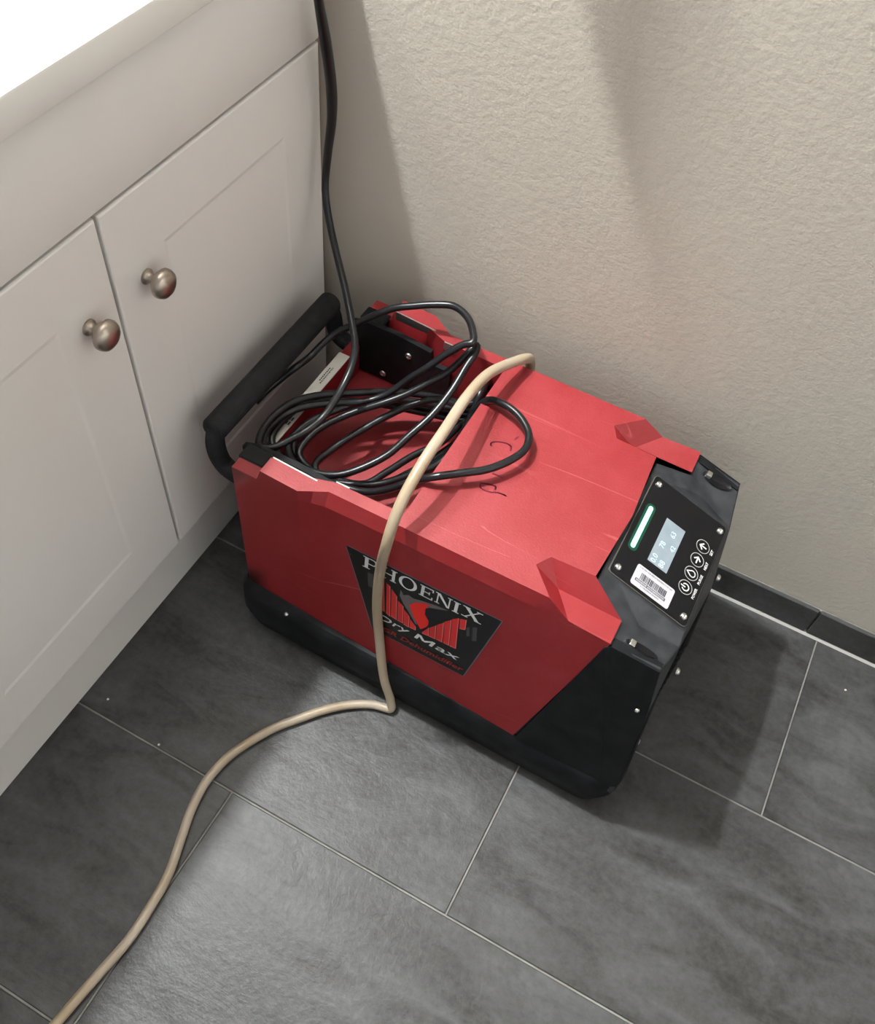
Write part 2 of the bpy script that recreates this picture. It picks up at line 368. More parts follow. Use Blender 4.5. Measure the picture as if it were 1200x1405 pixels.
# red housing
ZT, ZF = 0.340, 0.232               # top plane, floor of the cord recess
XR = 0.322                          # right wall of the recess
bm = bmesh.new()
def V(x, h, z, s): return (x, YC + s * h, z)
def h_in(x): return interp(x, [0.116, 0.205, 0.235, XR], [0.1440, 0.1430, 0.1330, 0.1310])
def h_fold(x): return interp(x, [0.155, 0.205, 0.235, 0.507], [0.1665, 0.1665, 0.1480, 0.1470])
def z_lip(x): return interp(x, [0.150, 0.156, 0.205, 0.235, 0.6], [0.3265, 0.3455, 0.3420, 0.340, 0.340])
st = [0.116, 0.150, 0.156, 0.18, 0.205, 0.22, 0.235, 0.28, XR, 0.36, 0.42, 0.47, 0.507]
for s in (-1, 1):
    def face(*p): bm.faces.new([bm.verts.new(q) for q in (p if s < 0 else reversed(p))])
    for a, b in zip(st, st[1:]):
        # outer side, in four bands
        nb = 5
        for i in range(nb):
            za0 = 0.08 + (z_top(a) - 0.08) * i / nb; za1 = 0.08 + (z_top(a) - 0.08) * (i + 1) / nb
            zb0 = 0.08 + (z_top(b) - 0.08) * i / nb; zb1 = 0.08 + (z_top(b) - 0.08) * (i + 1) / nb
            face(V(a, side_h(a, za0), za0, s), V(b, side_h(b, zb0), zb0, s), V(b, side_h(b, zb1), zb1, s), V(a, side_h(a, za1), za1, s))
        face(V(a, h_top(a), z_top(a), s), V(b, h_top(b), z_top(b), s), V(b, h_fold(b), z_lip(b), s), V(a, h_fold(a), z_lip(a), s))
        if b <= XR + 1e-6:
            face(V(a, h_fold(a), z_lip(a), s), V(b, h_fold(b), z_lip(b), s), V(b, h_in(b), z_lip(b), s), V(a, h_in(a), z_lip(a), s))
            face(V(a, h_in(a), z_lip(a), s), V(b, h_in(b), z_lip(b), s), V(b, 0.128, ZF, s), V(a, 0.128, ZF, s))
            face(V(a, 0.128, ZF, s), V(b, 0.128, ZF, s), V(b, 0, ZF, s), V(a, 0, ZF, s))
    # right wall of the recess
    face(V(XR, 0, ZF, s), V(XR, 0.128, ZF, s), V(XR, h_in(XR), ZT, s), V(XR, 0, ZT, s))
    # left end wall
    face(V(0.116, h_bot(0.116), 0.08, s), V(0.116, h_top(0.116), 0.326, s), V(0.116, h_in(0.116), 0.3265, s), V(0.116, 0.128, ZF, s), V(0.116, 0.128, 0.08, s))
    face(V(0.116, 0.128, 0.08, s), V(0.116, 0.128, ZF, s), V(0.116, 0, ZF, s), V(0.116, 0, 0.08, s))
    # top, notch and ear at the control end
    F2 = V(0.507, 0.1470, ZT, s); T1 = V(0.477, 0.1160, ZT, s); N1 = V(0.487, 0.0985, ZT, s); N2 = V(0.539, 0.0965, ZT, s)
    P1 = V(0.508, 0.1165, 0.316, s); P2 = V(0.584, 0.1185, 0.316, s); P3 = V(0.5836, 0.1525, 0.319, s); P4 = V(0.534, h_top(0.534), z_top(0.534), s)
    S0 = V(0.507, h_top(0.507), z_top(0.507), s)
    face(V(XR, h_in(XR), ZT, s), V(XR, h_fold(XR), ZT, s), V(0.36, h_fold(0.36), ZT, s), V(0.42, h_fold(0.42), ZT, s), V(0.47, h_fold(0.47), ZT, s), F2, T1, N1, N2, V(0.545, 0, ZT, s), V(XR, 0, ZT, s))
    face(N1, T1, P1); face(T1, F2, P4); face(T1, P4, P1)
    face(N2, N1, P1, P2); face(P1, P4, P3); face(P1, P3, P2)
    face(F2, S0, P4)
    # side up to the slanted right edge
    nb = 5
    def edge_x(z): return 0.525 + (0.5836 - 0.525) * (z - 0.08) / (0.319 - 0.08)
    mid_x = lambda z: 0.507 + 0.027 * (z - 0.08) / (z_top(0.534) - 0.08)
    for i in range(nb):
        q0, q1 = i / nb, (i + 1) / nb
        cols = []
        for fx, zt in ((lambda z: 0.507, z_top(0.507)), (mid_x, z_top(0.534)), (edge_x, 0.319)):
            z0, z1 = 0.08 + (zt - 0.08) * q0, 0.08 + (zt - 0.08) * q1
            cols.append((V(fx(z0), side_h(fx(z0), z0), z0, s), V(fx(z1), side_h(fx(z1), z1), z1, s)))
        for (a0, a1), (b0, b1) in zip(cols, cols[1:]): face(a0, b0, b1, a1)
    # bottom closes the shell
    face(V(0.116, 0, 0.08, s), V(0.525, 0, 0.08, s), V(0.525, h_bot(0.525), 0.08, s), V(0.507, h_bot(0.507), 0.08, s), V(0.116, h_bot(0.116), 0.08, s))
bmesh.ops.remove_doubles(bm, verts=bm.verts, dist=2e-4)
bmesh.ops.recalc_face_normals(bm, faces=bm.faces)
hs = obj('housing', bm, M_red, dh, label='scratched red plastic housing')
bv = hs.modifiers.new('bevel', 'BEVEL'); bv.width = 0.0016; bv.segments = 2; bv.limit_method = 'ANGLE'; bv.angle_limit = math.radians(24)
wn = hs.modifiers.new('normals', 'WEIGHTED_NORMAL'); wn.weight = 80
wn.keep_sharp = True
for p in hs.data.polygons: p.use_smooth = True
hs.data.set_sharp_from_angle(angle=math.radians(9))

# black base skirt
bm = bmesh.new()
ring = []
def skirt_ring(z, hx0, hx1, h0, h1, c):
    pts = []
    for (cx, cy, a0) in ((hx1 - c, h1 - c, 0), (hx0 + c, h0 - c, 90), (hx0 + c, -(h0 - c), 180), (hx1 - c, -(h1 - c), 270)):
        for kk in range(6):
            a = math.radians(a0 + kk * 18)
            pts.append((cx + c * math.cos(a), YC + cy + c * math.sin(a), z))
    return pts
prof = [skirt_ring(0.0, 0.135, 0.640, 0.178, 0.186, 0.03), skirt_ring(0.010, 0.116, 0.660, 0.187, 0.194, 0.035), skirt_ring(0.040, 0.104, 0.669, 0.191, 0.198, 0.035),
        skirt_ring(0.070, 0.103, 0.669, 0.187, 0.196, 0.032), skirt_ring(0.0795, 0.106, 0.666, 0.178, 0.191, 0.03), skirt_ring(0.0800, 0.130, 0.65, 0.15, 0.15, 0.03)]
vr = [[bm.verts.new(p) for p in r] for r in prof]
for a, b in zip(vr, vr[1:]):
    for i in range(len(a)): bm.faces.new((a[i], a[(i + 1) % len(a)], b[(i + 1) % len(a)], b[i]))
bm.faces.new(list(reversed(vr[0]))); bm.faces.new(vr[-1])
fix_normals(bm)
skirt = obj('base_skirt', bm, M_black, dh, smooth=True, angle=50, label='black moulded base')

# black control end: flanks, ears and sloping block in one moulding
bm = bmesh.new()
A0 = (0.500, 0.1870, 0.078); A1 = (0.575, 0.1500, 0.313); A2 = (0.5845, 0.1505, 0.3150); A3 = (0.6425, 0.1440, 0.3030); A4 = (0.6535, 0.1630, 0.215); A5 = (0.664, 0.1900, 0.060)
def U(u, v, up=0.0):
    """point on the control panel's plane"""
    o = Vector((0.598, YC, 0.312)); uu = Vector((0.9375, 0, -0.3477)).normalized(); nn = Vector((0.3477, 0, 0.9375)).normalized()
    return o + uu * u + Vector((0, 1, 0)) * v + nn * up
for s in (-1, 1):
    def face(*p): bm.faces.new([bm.verts.new(q) for q in (p if s < 0 else tuple(reversed(p)))])
    W = lambda t: V(t[0], t[1], t[2], s)
    B1 = W((0.5845, 0.1180, 0.3125)); B2 = W((0.653, 0.0990, 0.2870)); B3 = W((0.575, 0.117, 0.315))
    tl = U(-0.0605, 0.0945 * s); t2 = U(-0.0430, 0.0935 * s); t3 = U(-0.0330, 0.0820 * s); tr = U(0.0565, 0.0810 * s)
    face(W(A0), W(A5), W(A4), W(A1)); face(W(A1), W(A4), W(A3), W(A2))
    Bv = W((0.603, 0.104, 0.300)); B2 = W((0.653, 0.0935, 0.2800))
    face(W(A2), W(A3), B2); face(W(A2), B2, Bv); face(W(A2), Bv, B1)                                   # ear
    face(Bv, B2, tr, t3); face(B1, Bv, t3); face(B1, t3, t2); face(B1, t2, tl); face(tl, W((0.541, 0.0945, 0.300)), B1)
    face(W((0.541, 0.0945, 0.300)), W((0.575, 0.15, 0.300)), W(A1), W(A2), B1)
    face(tl, t2, t3, tr, U(0.0565, 0), U(-0.0605, 0))            # top of the block
    # end wall
    E0 = V(0.664, 0, 0.060, s); E1 = V(0.6600, 0, 0.28, s)
    face(W(A5), E0, E1, B2, W(A3), W(A4)); face(B2, E1, U(0.0565, 0), tr)
    face(W((0.541, 0.0945, 0.300)), tl, U(-0.0605, 0), V(0.541, 0, 0.30, s))
    face(W(A0), V(0.500, 0, 0.078, s), E0, W(A5))
    face(W(A0), W(A1), W((0.575, 0.15, 0.300)), W((0.541, 0.0945, 0.300)), V(0.541, 0, 0.30, s), V(0.500, 0, 0.078, s))
bmesh.ops.remove_doubles(bm, verts=bm.verts, dist=1e-4)
bmesh.ops.recalc_face_normals(bm, faces=bm.faces)
end = obj('control_end', bm, M_grey_black, dh, smooth=True, angle=180, label='scuffed black moulded control end')
bv = end.modifiers.new('bevel', 'BEVEL'); bv.width = 0.003; bv.segments = 2; bv.limit_method = 'ANGLE'; bv.angle_limit = math.radians(20)
wn = end.modifiers.new('normals', 'WEIGHTED_NORMAL'); wn.weight = 80

# black side cheeks of the control end
for s in (-1, 1):
    bm = bmesh.new()
    q = [(0.5285, 0.1915, 0.079), (0.5800, 0.1550, 0.312), (0.5860, 0.1525, 0.3145), (0.6425, 0.1470, 0.3015), (0.6545, 0.1650, 0.215), (0.6630, 0.1880, 0.082), (0.648, 0.1920, 0.070)]
    prism(bm, [V(x, h - 0.012, z, s) for x, h, z in q], [V(x, h, z, s) for x, h, z in q])
    fix_normals(bm); obj('side_cheek', bm, M_black, dh, label='smooth black side cheek')

def screw(parent, p, ax, r=0.0038, hgt=0.0022, name='screw', washer=False):
    bm = bmesh.new()
    prof = [(r, 0.0), (r, hgt * 0.35), (r * 0.8, hgt * 0.8), (r * 0.42, hgt), (r * 0.40, hgt * 0.55), (0, hgt * 0.55)]
    lathe(bm, prof, p, ax, 14); return obj(name, bm, M_steel, parent, smooth=True, angle=40, label='bright metal screw head')

# ear pockets: dark slot with a pale screw in it
for s in (-1, 1):
    nrm = Vector((0.2, 0.15 * s, 1)).normalized()
    bm = bmesh.new()
    pts = []
    for kk in range(16):
        a = 2 * math.pi * kk / 16
        pts.append((0.6155 + 0.0190 * math.cos(a), 0.1325 + 0.0068 * math.sin(a)))
    ear = lambda x, h: 0.315 - (x - 0.5845) * 0.2069 + (h - (0.1505 - (x - 0.5845) * 0.112)) * 0.42
    hi = [V(x, h, ear(x, h) + 0.0030, s) for x, h in pts]
    lo = [V(x, h, ear(x, h) + 0.0014, s) for x, h in [(0.6155 + (x - 0.6155) * 0.6 + 0.003, 0.1325 + (h - 0.1325) * 0.55) for x, h in pts]]
    vh = [bm.verts.new(p) for p in hi]; vl = [bm.verts.new(p) for p in lo]
    for i in range(16): bm.faces.new((vh[i], vh[(i + 1) % 16], vl[(i + 1) % 16], vl[i]))
    bm.faces.new(vl); bmesh.ops.recalc_face_normals(bm, faces=bm.faces)
    pk = obj('screw_pocket', bm, M_acrylic, dh, smooth=True, angle=60)
    bm = box(bmesh.new(), -0.0035, 0.0035, -0.0042, 0.0042, -0.003, 0.003, 0.0012)
    bmesh.ops.transform(bm, matrix=Matrix.Translation(V(0.6040, 0.1335, ear(0.6040, 0.1335) + 0.0035, s)) @ Matrix.Rotation(0.25, 4, 'Y'), verts=bm.verts)
    obj('ear_screw', bm, M_steel, pk, label='pale square screw head')

# control panel
def slab(bm, us, vs, c, z0, z1, seg=4):
    pts = []
    (u0, u1), (v0, v1) = us, vs
    for cu, cv, a0 in ((u1 - c, v1 - c, 0), (u0 + c, v1 - c, 90), (u0 + c, v0 + c, 180), (u1 - c, v0 + c, 270)):
        for kk in range(seg + 1):
            a = math.radians(a0 + 90 * kk / seg); pts.append((cu + c * math.cos(a), cv + c * math.sin(a)))
    prism(bm, [U(a, b, z0) for a, b in pts], [U(a, b, z1) for a, b in pts]); fix_normals(bm); return bm
PU = 0.0002
bm = slab(bmesh.new(), (-0.0545, 0.0540), (-0.0775, 0.0775), 0.005, PU, PU + 0.0016); rim = obj('panel_gasket', bm, M_edge, dh, label='thin pale line around the control panel')
bm = slab(bmesh.new(), (-0.0536, 0.0531), (-0.0766, 0.0766), 0.0045, PU + 0.0004, PU + 0.0026); cp = obj('control_panel', bm, M_acrylic, dh, label='glossy black control panel')
PT = PU + 0.0026
for u in (-0.0462, 0.0462):
    for v in (-0.0665, 0.0665):
        screw(cp, U(u, v, PT), (0.3477, 0, 0.9375), 0.0042, 0.0030)
bm = slab(bmesh.new(), (-0.0482, -0.0358), (-0.0362, 0.0362), 0.006, PT, PT + 0.0002); obj('status_glow', bm, M_led_halo, cp, label='dim green glow painted around the status bar')
bm = slab(bmesh.new(), (-0.0450, -0.0392), (-0.0325, 0.0325), 0.0028, PT, PT + 0.0006); obj('status_light', bm, M_led, cp, label='glowing green status bar')
bm = slab(bmesh.new(), (-0.0197, 0.0075), (-0.0333, 0.0333), 0.0004, PT, PT + 0.0004); obj('display', bm, M_lcd, cp, label='grey blue lit display')

def strokes(bm, segs, place, w, lift):
    """flat line strokes; place(a, b, lift) -> point"""
    for pl in segs:
        for (a0, b0), (a1, b1) in zip(pl, pl[1:]):
            d = Vector((a1 - a0, b1 - b0)); l = d.length or 1e-6; d /= l; nrm = Vector((-d.y, d.x)) * w / 2; d *= w * 0.35
            pts = [(a0 - d.x + nrm.x, b0 - d.y + nrm.y), (a0 - d.x - nrm.x, b0 - d.y - nrm.y), (a1 + d.x - nrm.x, b1 + d.y - nrm.y), (a1 + d.x + nrm.x, b1 + d.y + nrm.y)]
            prism(bm, [place(p[0], p[1], lift - 0.0002) for p in pts], [place(p[0], p[1], lift) for p in pts])
def text_mesh(body, place, size, lift, bold=0.0, shear=0.0, width=None):
    """letters from the built-in font laid on a surface by place(x, y, lift)"""
    cu = bpy.data.curves.new('t', 'FONT'); cu.body = body; cu.size = 1.0; cu.offset = bold / size; cu.shear = shear; cu.resolution_u = 2
    to = bpy.data.objects.new('t', cu); COL.objects.link(to)
    dg = bpy.context.evaluated_depsgraph_get(); dg.update()
    me = bpy.data.meshes.new_from_object(to.evaluated_get(dg))
    bpy.data.objects.remove(to); bpy.data.curves.remove(cu)
    bm = bmesh.new(); bm.from_mesh(me); bpy.data.meshes.remove(me)
    for v in bm.verts: v.co *= size
    x0 = min(v.co.x for v in bm.verts); x1 = max(v.co.x for v in bm.verts)
    for v in bm.verts:
        x = v.co.x
        if width: x = (x - x0) / (x1 - x0) * width
        v.co = place(x, v.co.y, lift)
    return bm
# seven-segment style digits on the display: viewer stands at the +x end, so right is +y and up is -u
def disp(x0, u0):
    return lambda x, y, l: U(u0 - y, x0 + x, l)
bm = bmesh.new()
for txt, x0, u0, size in (('0.0', -0.0318, -0.0100, 0.0100), ('88', -0.0318, 0.0010, 0.0100), ('78', -0.0080, -0.0080, 0.0095), ('63', 0.0130, -0.0010, 0.0095), ('42', -0.0040, 0.0050, 0.0085)):
    t = text_mesh(txt, disp(x0, u0), size, PT + 0.0006, 0.0001)
    tm = bpy.data.meshes.new('t'); t.to_mesh(tm); t.free(); bm.from_mesh(tm); bpy.data.meshes.remove(tm)
obj('display_digits', bm, M_lcd_txt, cp, label='pale digits on the display')
# buttons
def ring_mesh(bm, place, r, w, n=24, a0=0, a1=360, lift=0.0):
    full = abs(a1 - a0) >= 359
    vs = []
    for kk in range(n + (0 if full else 1)):
        a = math.radians(a0 + (a1 - a0) * kk / n)
        vs.append([bm.verts.new(place(math.cos(a) * rr, math.sin(a) * rr, lift)) for rr in (r - w / 2, r + w / 2)])
    for kk in range(len(vs) if full else len(vs) - 1):
        p, q = vs[kk], vs[(kk + 1) % len(vs)]
        bm.faces.new((p[0], p[1], q[1], q[0]))
BU = 0.0345
for name, v, word in (('power', -0.0322, 'POWER'), ('drop', -0.0110, 'PURGE'), ('next', 0.0102, 'NEXT'), ('up', 0.0314, 'SET')):
    pl = lambda a, b, l, v=v: U(BU - b, v + a, l)
    bm = bmesh.new(); ring_mesh(bm, pl, 0.0088, 0.0009, lift=PT + 0.0003)
    bt = obj('button', bm, M_symbol_dim, cp)
    bm = bmesh.new(); L_ = PT + 0.0004
    if name == 'power':
        ring_mesh(bm, pl, 0.0044, 0.0015, 20, 122, 418, L_); strokes(bm, [[(0, 0.0058), (0, 0.0005)]], pl, 0.0015, L_)
    elif name == 'drop':
        P_ = []
        for kk in range(13):
            a = math.radians(160 + 220 * kk / 12); P_.append((math.cos(a) * 0.0040, -0.0012 + math.sin(a) * 0.0040))
        P_ = [(0, 0.0062)] + P_ + [(0, 0.0062)]; strokes(bm, [P_], pl, 0.0014, L_)
    elif name == 'next':
        strokes(bm, [[(-0.0045, 0), (0.0038, 0)], [(0.0002, 0.0040), (0.0042, 0), (0.0002, -0.0040)]], pl, 0.0017, L_)
    else:
        strokes(bm, [[(0, -0.0045), (0, 0.0038)], [(-0.0040, 0.0002), (0, 0.0042), (0.0040, 0.0002)]], pl, 0.0017, L_)
    wtot = {'POWER': 0.0150, 'PURGE': 0.0140, 'NEXT': 0.0112, 'SET': 0.0080}[word]
    t = text_mesh(word, lambda x, y, l, v=v, wt=wtot: U(0.0490 - y, v - wt / 2 + x, l), 0.0048, L_, 0.0001, width=wtot)
    tm = bpy.data.meshes.new('t'); t.to_mesh(tm); t.free(); bm.from_mesh(tm); bpy.data.meshes.remove(tm)
    bm2 = bm; obj('button_symbol', bm2, M_symbol, cp)
# asset sticker: lines run along +u
bm = slab(bmesh.new(), (-0.0270, 0.0255), (-0.0730, -0.0448), 0.0028, PT, PT + 0.0003); stk = obj('asset_sticker', bm, M_white, cp, label='white barcode sticker')
SL = PT + 0.0005
# the sticker reads along +u, its top towards the display (+v)
sp = lambda a, b, l: U(a, b, l)
bm = bmesh.new(); random.seed(9)
u = -0.0185
while u < 0.0170:
    wd = random.choice((0.0006, 0.0008, 0.0013))
    for (a, b) in ((u, u + wd),): poly(bm, [sp(a, -0.0618, SL), sp(b, -0.0618, SL), sp(b, -0.0530, SL), sp(a, -0.0530, SL)])
    u += wd + random.choice((0.0005, 0.0006, 0.0010))
# black banner frame under the bars, split in two pale boxes
for a0, a1, b0, b1 in ((-0.0232, 0.0185, -0.0666, -0.0658), (-0.0232, 0.0185, -0.0637, -0.0629), (-0.0232, -0.0222, -0.0666, -0.0629), (-0.0075, -0.0065, -0.0666, -0.0629), (0.0175, 0.0185, -0.0666, -0.0629)):
    poly(bm, [sp(a0, b0, SL), sp(a1, b0, SL), sp(a1, b1, SL), sp(a0, b1, SL)])
bmesh.ops.recalc_face_normals(bm, faces=bm.faces)
obj('barcode', bm, M_print, cp)
bm = bmesh.new(); random.seed(11)
for b0, a0, a1, hh in ((-0.0485, -0.0235, 0.0220, 0.0016), (-0.0653, -0.0215, -0.0085, 0.0011), (-0.0653, -0.0055, 0.0165, 0.0011), (-0.0700, -0.0140, 0.0110, 0.0016)):
    a = a0
    while a < a1:
        wd = random.choice((0.0006, 0.0008, 0.0011))
        poly(bm, [sp(a, b0, SL), sp(a + wd, b0, SL), sp(a + wd, b0 + hh, SL), sp(a, b0 + hh, SL)]); a += wd + random.choice((0.0004, 0.0005, 0.0012))
obj('sticker_print', bm, M_print_grey, cp)

# screws on the end face and end grille
for y, z in ((-0.3193, 0.052), (-0.2826, 0.1906), (-0.1484, 0.2152), (-0.110, 0.052)):
    screw(end, (0.6670, y, z), (1, 0, 0.08), 0.0048, 0.0046)
screw(dh, (0.640, -0.3815, 0.2415), (0.5, -1, 0.2), 0.0030, 0.0022, 'side_screw')
screw(skirt, (0.186, YC - 0.184, 0.074), (0, -0.4, 1), 0.0030, 0.002)
bm = bmesh.new()
for i in range(9):
    z = 0.09 + i * 0.0165
    x = 0.6642 - (z - 0.06) * 0.018
    box(bm, x - 0.003, x + 0.0035, YC - 0.055, YC + 0.052, z, z + 0.008, 0.0015, 1)
obj('intake_grille', bm, M_black, dh, label='black louvred intake')

# recess end lip with tag, brackets, handle
bm = box(bmesh.new(), 0.1015, 0.1158, YC - 0.127, YC + 0.127, 0.082, 0.2815, 0.0025)
obj('recess_end_wall', bm, M_red, dh, smooth=True)
bm = box(bmesh.new(), 0.1005, 0.1170, YC - 0.085, YC + 0.095, 0.2805, 0.2825, 0.0006, 1)
lp = obj('end_tag', bm, M_lip, dh, label='pale printed tag strip on the recess end')
bm = bmesh.new(); random.seed(5)
for x0, yy0, yy1 in ((0.1052, -0.152, -0.178), (0.1085, -0.150, -0.181)):
    y = yy0
    while y > yy1:
        wd = random.choice((0.0014, 0.002, 0.0026)); poly(bm, [(x0, y, 0.2828), (x0, y - wd, 0.2828), (x0 + 0.0018, y - wd, 0.2828), (x0 + 0.0018, y, 0.2828)]); y -= wd + 0.001
bmesh.ops.recalc_face_normals(bm, faces=bm.faces); obj('tag_small_print', bm, M_print, lp)
bm = bmesh.new()
for y0 in (-0.2500, -0.2580):
    for dx in (0.0, 0.0035, 0.007): poly(bm, [(0.1050 + dx, y0, 0.2828), (0.1050 + dx, y0 - 0.006, 0.2828), (0.1072 + dx, y0 - 0.006, 0.2828), (0.1072 + dx, y0, 0.2828)])
bmesh.ops.recalc_face_normals(bm, faces=bm.faces); obj('tag_word', bm, M_print, lp)

for s in (-1, 1):
    bm = bmesh.new()
    h1 = 0.1290; h0 = 0.1215
    q = [(0.104, 0.236), (0.104, 0.318), (0.128, 0.3270), (0.180, 0.3270), (0.222, 0.322), (0.225, 0.302), (0.252, 0.302), (0.254, 0.236)]
    prism(bm, [V(x, h0, z, s) for x, z in q], [V(x, h1, z, s) for x, z in q])
    # foot of the bracket filling the step in the side wall
    box(bm, 0.113, 0.1485, *sorted((YC + s * 0.126, YC + s * 0.1500)), 0.255, 0.3285, 0.002, 1)
    fix_normals(bm); bk = obj('handle_bracket', bm, M_black, dh, label='black handle bracket inside the recess')
    bm = bmesh.new()
    for xa, xb, hh in ((0.158, 0.2165, h_in(0.19)), (0.2350, 0.2520, h_in(0.25))):
        za, zb = z_lip(xa), z_lip(xb)
        prism(bm, [V(xa, hh - 0.0016, za - 0.012, s), V(xb, hh - 0.0016, zb - 0.012, s), V(xb, hh + 0.0002, zb - 0.012, s), V(xa, hh + 0.0002, za - 0.012, s)],
              [V(xa, hh - 0.0016, za + 0.0004, s), V(xb, hh - 0.0016, zb + 0.0004, s), V(xb, hh + 0.0002, zb + 0.0004, s), V(xa, hh + 0.0002, za + 0.0004, s)])
    fix_normals(bm); obj('bracket_trim', bm, M_steel, bk, label='bright metal trim edge')
    for x, z in ((0.1535, 0.247), (0.1905, 0.300)):
        screw(bk, V(x, h0, z, s), (0, -s, 0), 0.0048, 0.0025)

hd = bmesh.new()
HZ = 0.325; HX = 0.0655
path = []
for s in (-1, 1):
    pass
hl = 0.1335
pth = [(0.118, YC - hl, 0.262), (0.088, YC - hl, 0.262), (0.0730, YC - hl, 0.272), (0.0668, YC - hl, 0.300), (0.0655, YC - hl + 0.006, 0.318), (HX, YC - hl + 0.020, HZ),
       (HX, YC, HZ), (HX, YC + hl - 0.020, HZ), (0.0655, YC + hl - 0.006, 0.318), (0.0668, YC + hl, 0.300), (0.0730, YC + hl, 0.272), (0.088, YC + hl, 0.262), (0.118, YC + hl, 0.262)]
tube(hd, catmull(pth, 6), 0.0118, 14)
hnd = obj('handle', hd, M_foam, dh, smooth=True, angle=60, label='black padded carrying handle')
gp = bmesh.new()
tube(gp, [(HX, YC - 0.1335, HZ), (HX, YC - 0.130, HZ), (HX, YC - 0.05, HZ), (HX, YC + 0.05, HZ), (HX, YC + 0.130, HZ), (HX, YC + 0.1335, HZ)], lambda t: 0.0158 if 0.02 < t < 0.98 else 0.0135, 20)
obj('grip', gp, M_foam, hnd, smooth=True, angle=60, label='thick black foam grip')

# the side decal
DL = 0.0006
def on_side(x, z, l): return Vector((x, YC - side_h(x, z) - l, z))
corners = [(0.2633, 0.2718), (0.468, 0.2747), (0.4426, 0.1397), (0.3101, 0.1317)]
def quad_pt(a, b, ins=0.0):
    (tlx, tlz), (trx, trz), (brx, brz), (blx, blz) = corners
    cx, cz = 0.371, 0.205
    x = (1 - b) * ((1 - a) * tlx + a * trx) + b * ((1 - a) * blx + a * brx); z = (1 - b) * ((1 - a) * tlz + a * trz) + b * ((1 - a) * blz + a * brz)
    return x + (cx - x) * ins, z + (cz - z) * ins
def decal_sheet(ins, l):
    bm = bmesh.new(); g = [[bm.verts.new(on_side(*quad_pt(i / 12, j / 8, ins), l)) for i in range(13)] for j in range(9)]
    for j in range(8):
        for i in range(12): bm.faces.new((g[j][i], g[j + 1][i], g[j + 1][i + 1], g[j][i + 1]))
    return bm
dc = obj('side_decal', decal_sheet(0.0, 0.0003), M_print_grey, dh, label='trapezoid black decal with bird emblem')
obj('decal_field', decal_sheet(0.016, DL), M_decal, dc)
def flat(polys, l):
    bm = bmesh.new()
    for p in polys: poly(bm, [on_side(x, z, l) for x, z in p])
    bmesh.ops.recalc_face_normals(bm, faces=bm.faces)
    for f in bm.faces:
        if f.normal.y > 0: f.normal_flip()
    bmesh.ops.triangulate(bm, faces=bm.faces)
    return bm
L1, L2, L3 = DL + 0.0003, DL + 0.0005, DL + 0.0007
feathers = [[(0.3133, 0.2440), (0.3190, 0.2410), (0.3247, 0.182), (0.3190, 0.185)], [(0.3221, 0.2399), (0.3277, 0.2369), (0.3331, 0.1788), (0.327, 0.1816)], [(0.3295, 0.2337), (0.3382, 0.2248), (0.3422, 0.1789), (0.3339, 0.1804)], [(0.3399, 0.2178), (0.3483, 0.2123), (0.3513, 0.1791), (0.3431, 0.1789)],
            [(0.3493, 0.2074), (0.3582, 0.1993), (0.3599, 0.1774), (0.3521, 0.1778)], [(0.3592, 0.1954), (0.3684, 0.1864), (0.3693, 0.179), (0.3608, 0.1782)],
            [(0.3773, 0.1812), (0.385, 0.1972), (0.3869, 0.1814), (0.3781, 0.1799)], [(0.3858, 0.1979), (0.3935, 0.2089), (0.3962, 0.1824), (0.3875, 0.1813)], [(0.3942, 0.211), (0.402, 0.2214), (0.4055, 0.1834), (0.3971, 0.1831)],
            [(0.4023, 0.2235), (0.4101, 0.2334), (0.4148, 0.1844), (0.4067, 0.1838)], [(0.4106, 0.2356), (0.4183, 0.2434), (0.424, 0.1854), (0.4155, 0.184)], [(0.4193, 0.2432), (0.4277, 0.2471), (0.429, 0.2286), (0.422, 0.2254)]]
obj('emblem_feathers', flat(feathers, L1), M_dred, dc)
edges = []
for q in feathers:
    (ax, az), (bx, bz) = q[1], q[2]; (dx, dz) = q[3]
    edges += [[(ax - 0.0009, az), (ax, az), (bx, bz), (bx - 0.0009, bz)], [(bx, bz), (bx, bz + 0.0009), (dx, dz + 0.0009), (dx, dz)]]
obj('emblem_feather_edges', flat(edges, L2), M_pink, dc)
obj('emblem_wings', flat([[(0.3412, 0.2408), (0.3457, 0.2334), (0.3525, 0.2386), (0.3588, 0.2367), (0.3764, 0.2424), (0.3905, 0.2452), (0.4045, 0.2471), (0.3914, 0.2400), (0.3812, 0.2350), (0.3774, 0.231), (0.371, 0.2300), (0.362, 0.2260), (0.3552, 0.2214), (0.3615, 0.2058), (0.3702, 0.1918), (0.3671, 0.1912), (0.3549, 0.2081), (0.3475, 0.2173), (0.3412, 0.229)]], L1), M_dgrey, dc)
obj('emblem_body', flat([[(0.3552, 0.2214), (0.362, 0.2313), (0.371, 0.2374), (0.3803, 0.2406), (0.3761, 0.2286), (0.377, 0.2182), (0.3832, 0.21), (0.3836, 0.2018), (0.3808, 0.1948), (0.3751, 0.1862), (0.3692, 0.1948), (0.3615, 0.2058)]], L2), M_bred, dc)
for q in ([(0.4295, 0.2341), (0.4331, 0.237), (0.436, 0.221), (0.4324, 0.218)], [(0.4367, 0.2398), (0.442, 0.2431), (0.4455, 0.2185), (0.4402, 0.215)], [(0.2958, 0.2419), (0.3038, 0.2424), (0.3059, 0.2165), (0.2988, 0.2158)]):
    obj('painted_reflection', flat([q], L1), M_dim, dc)  # reflections on the glossy decal, painted in as dim grey bars
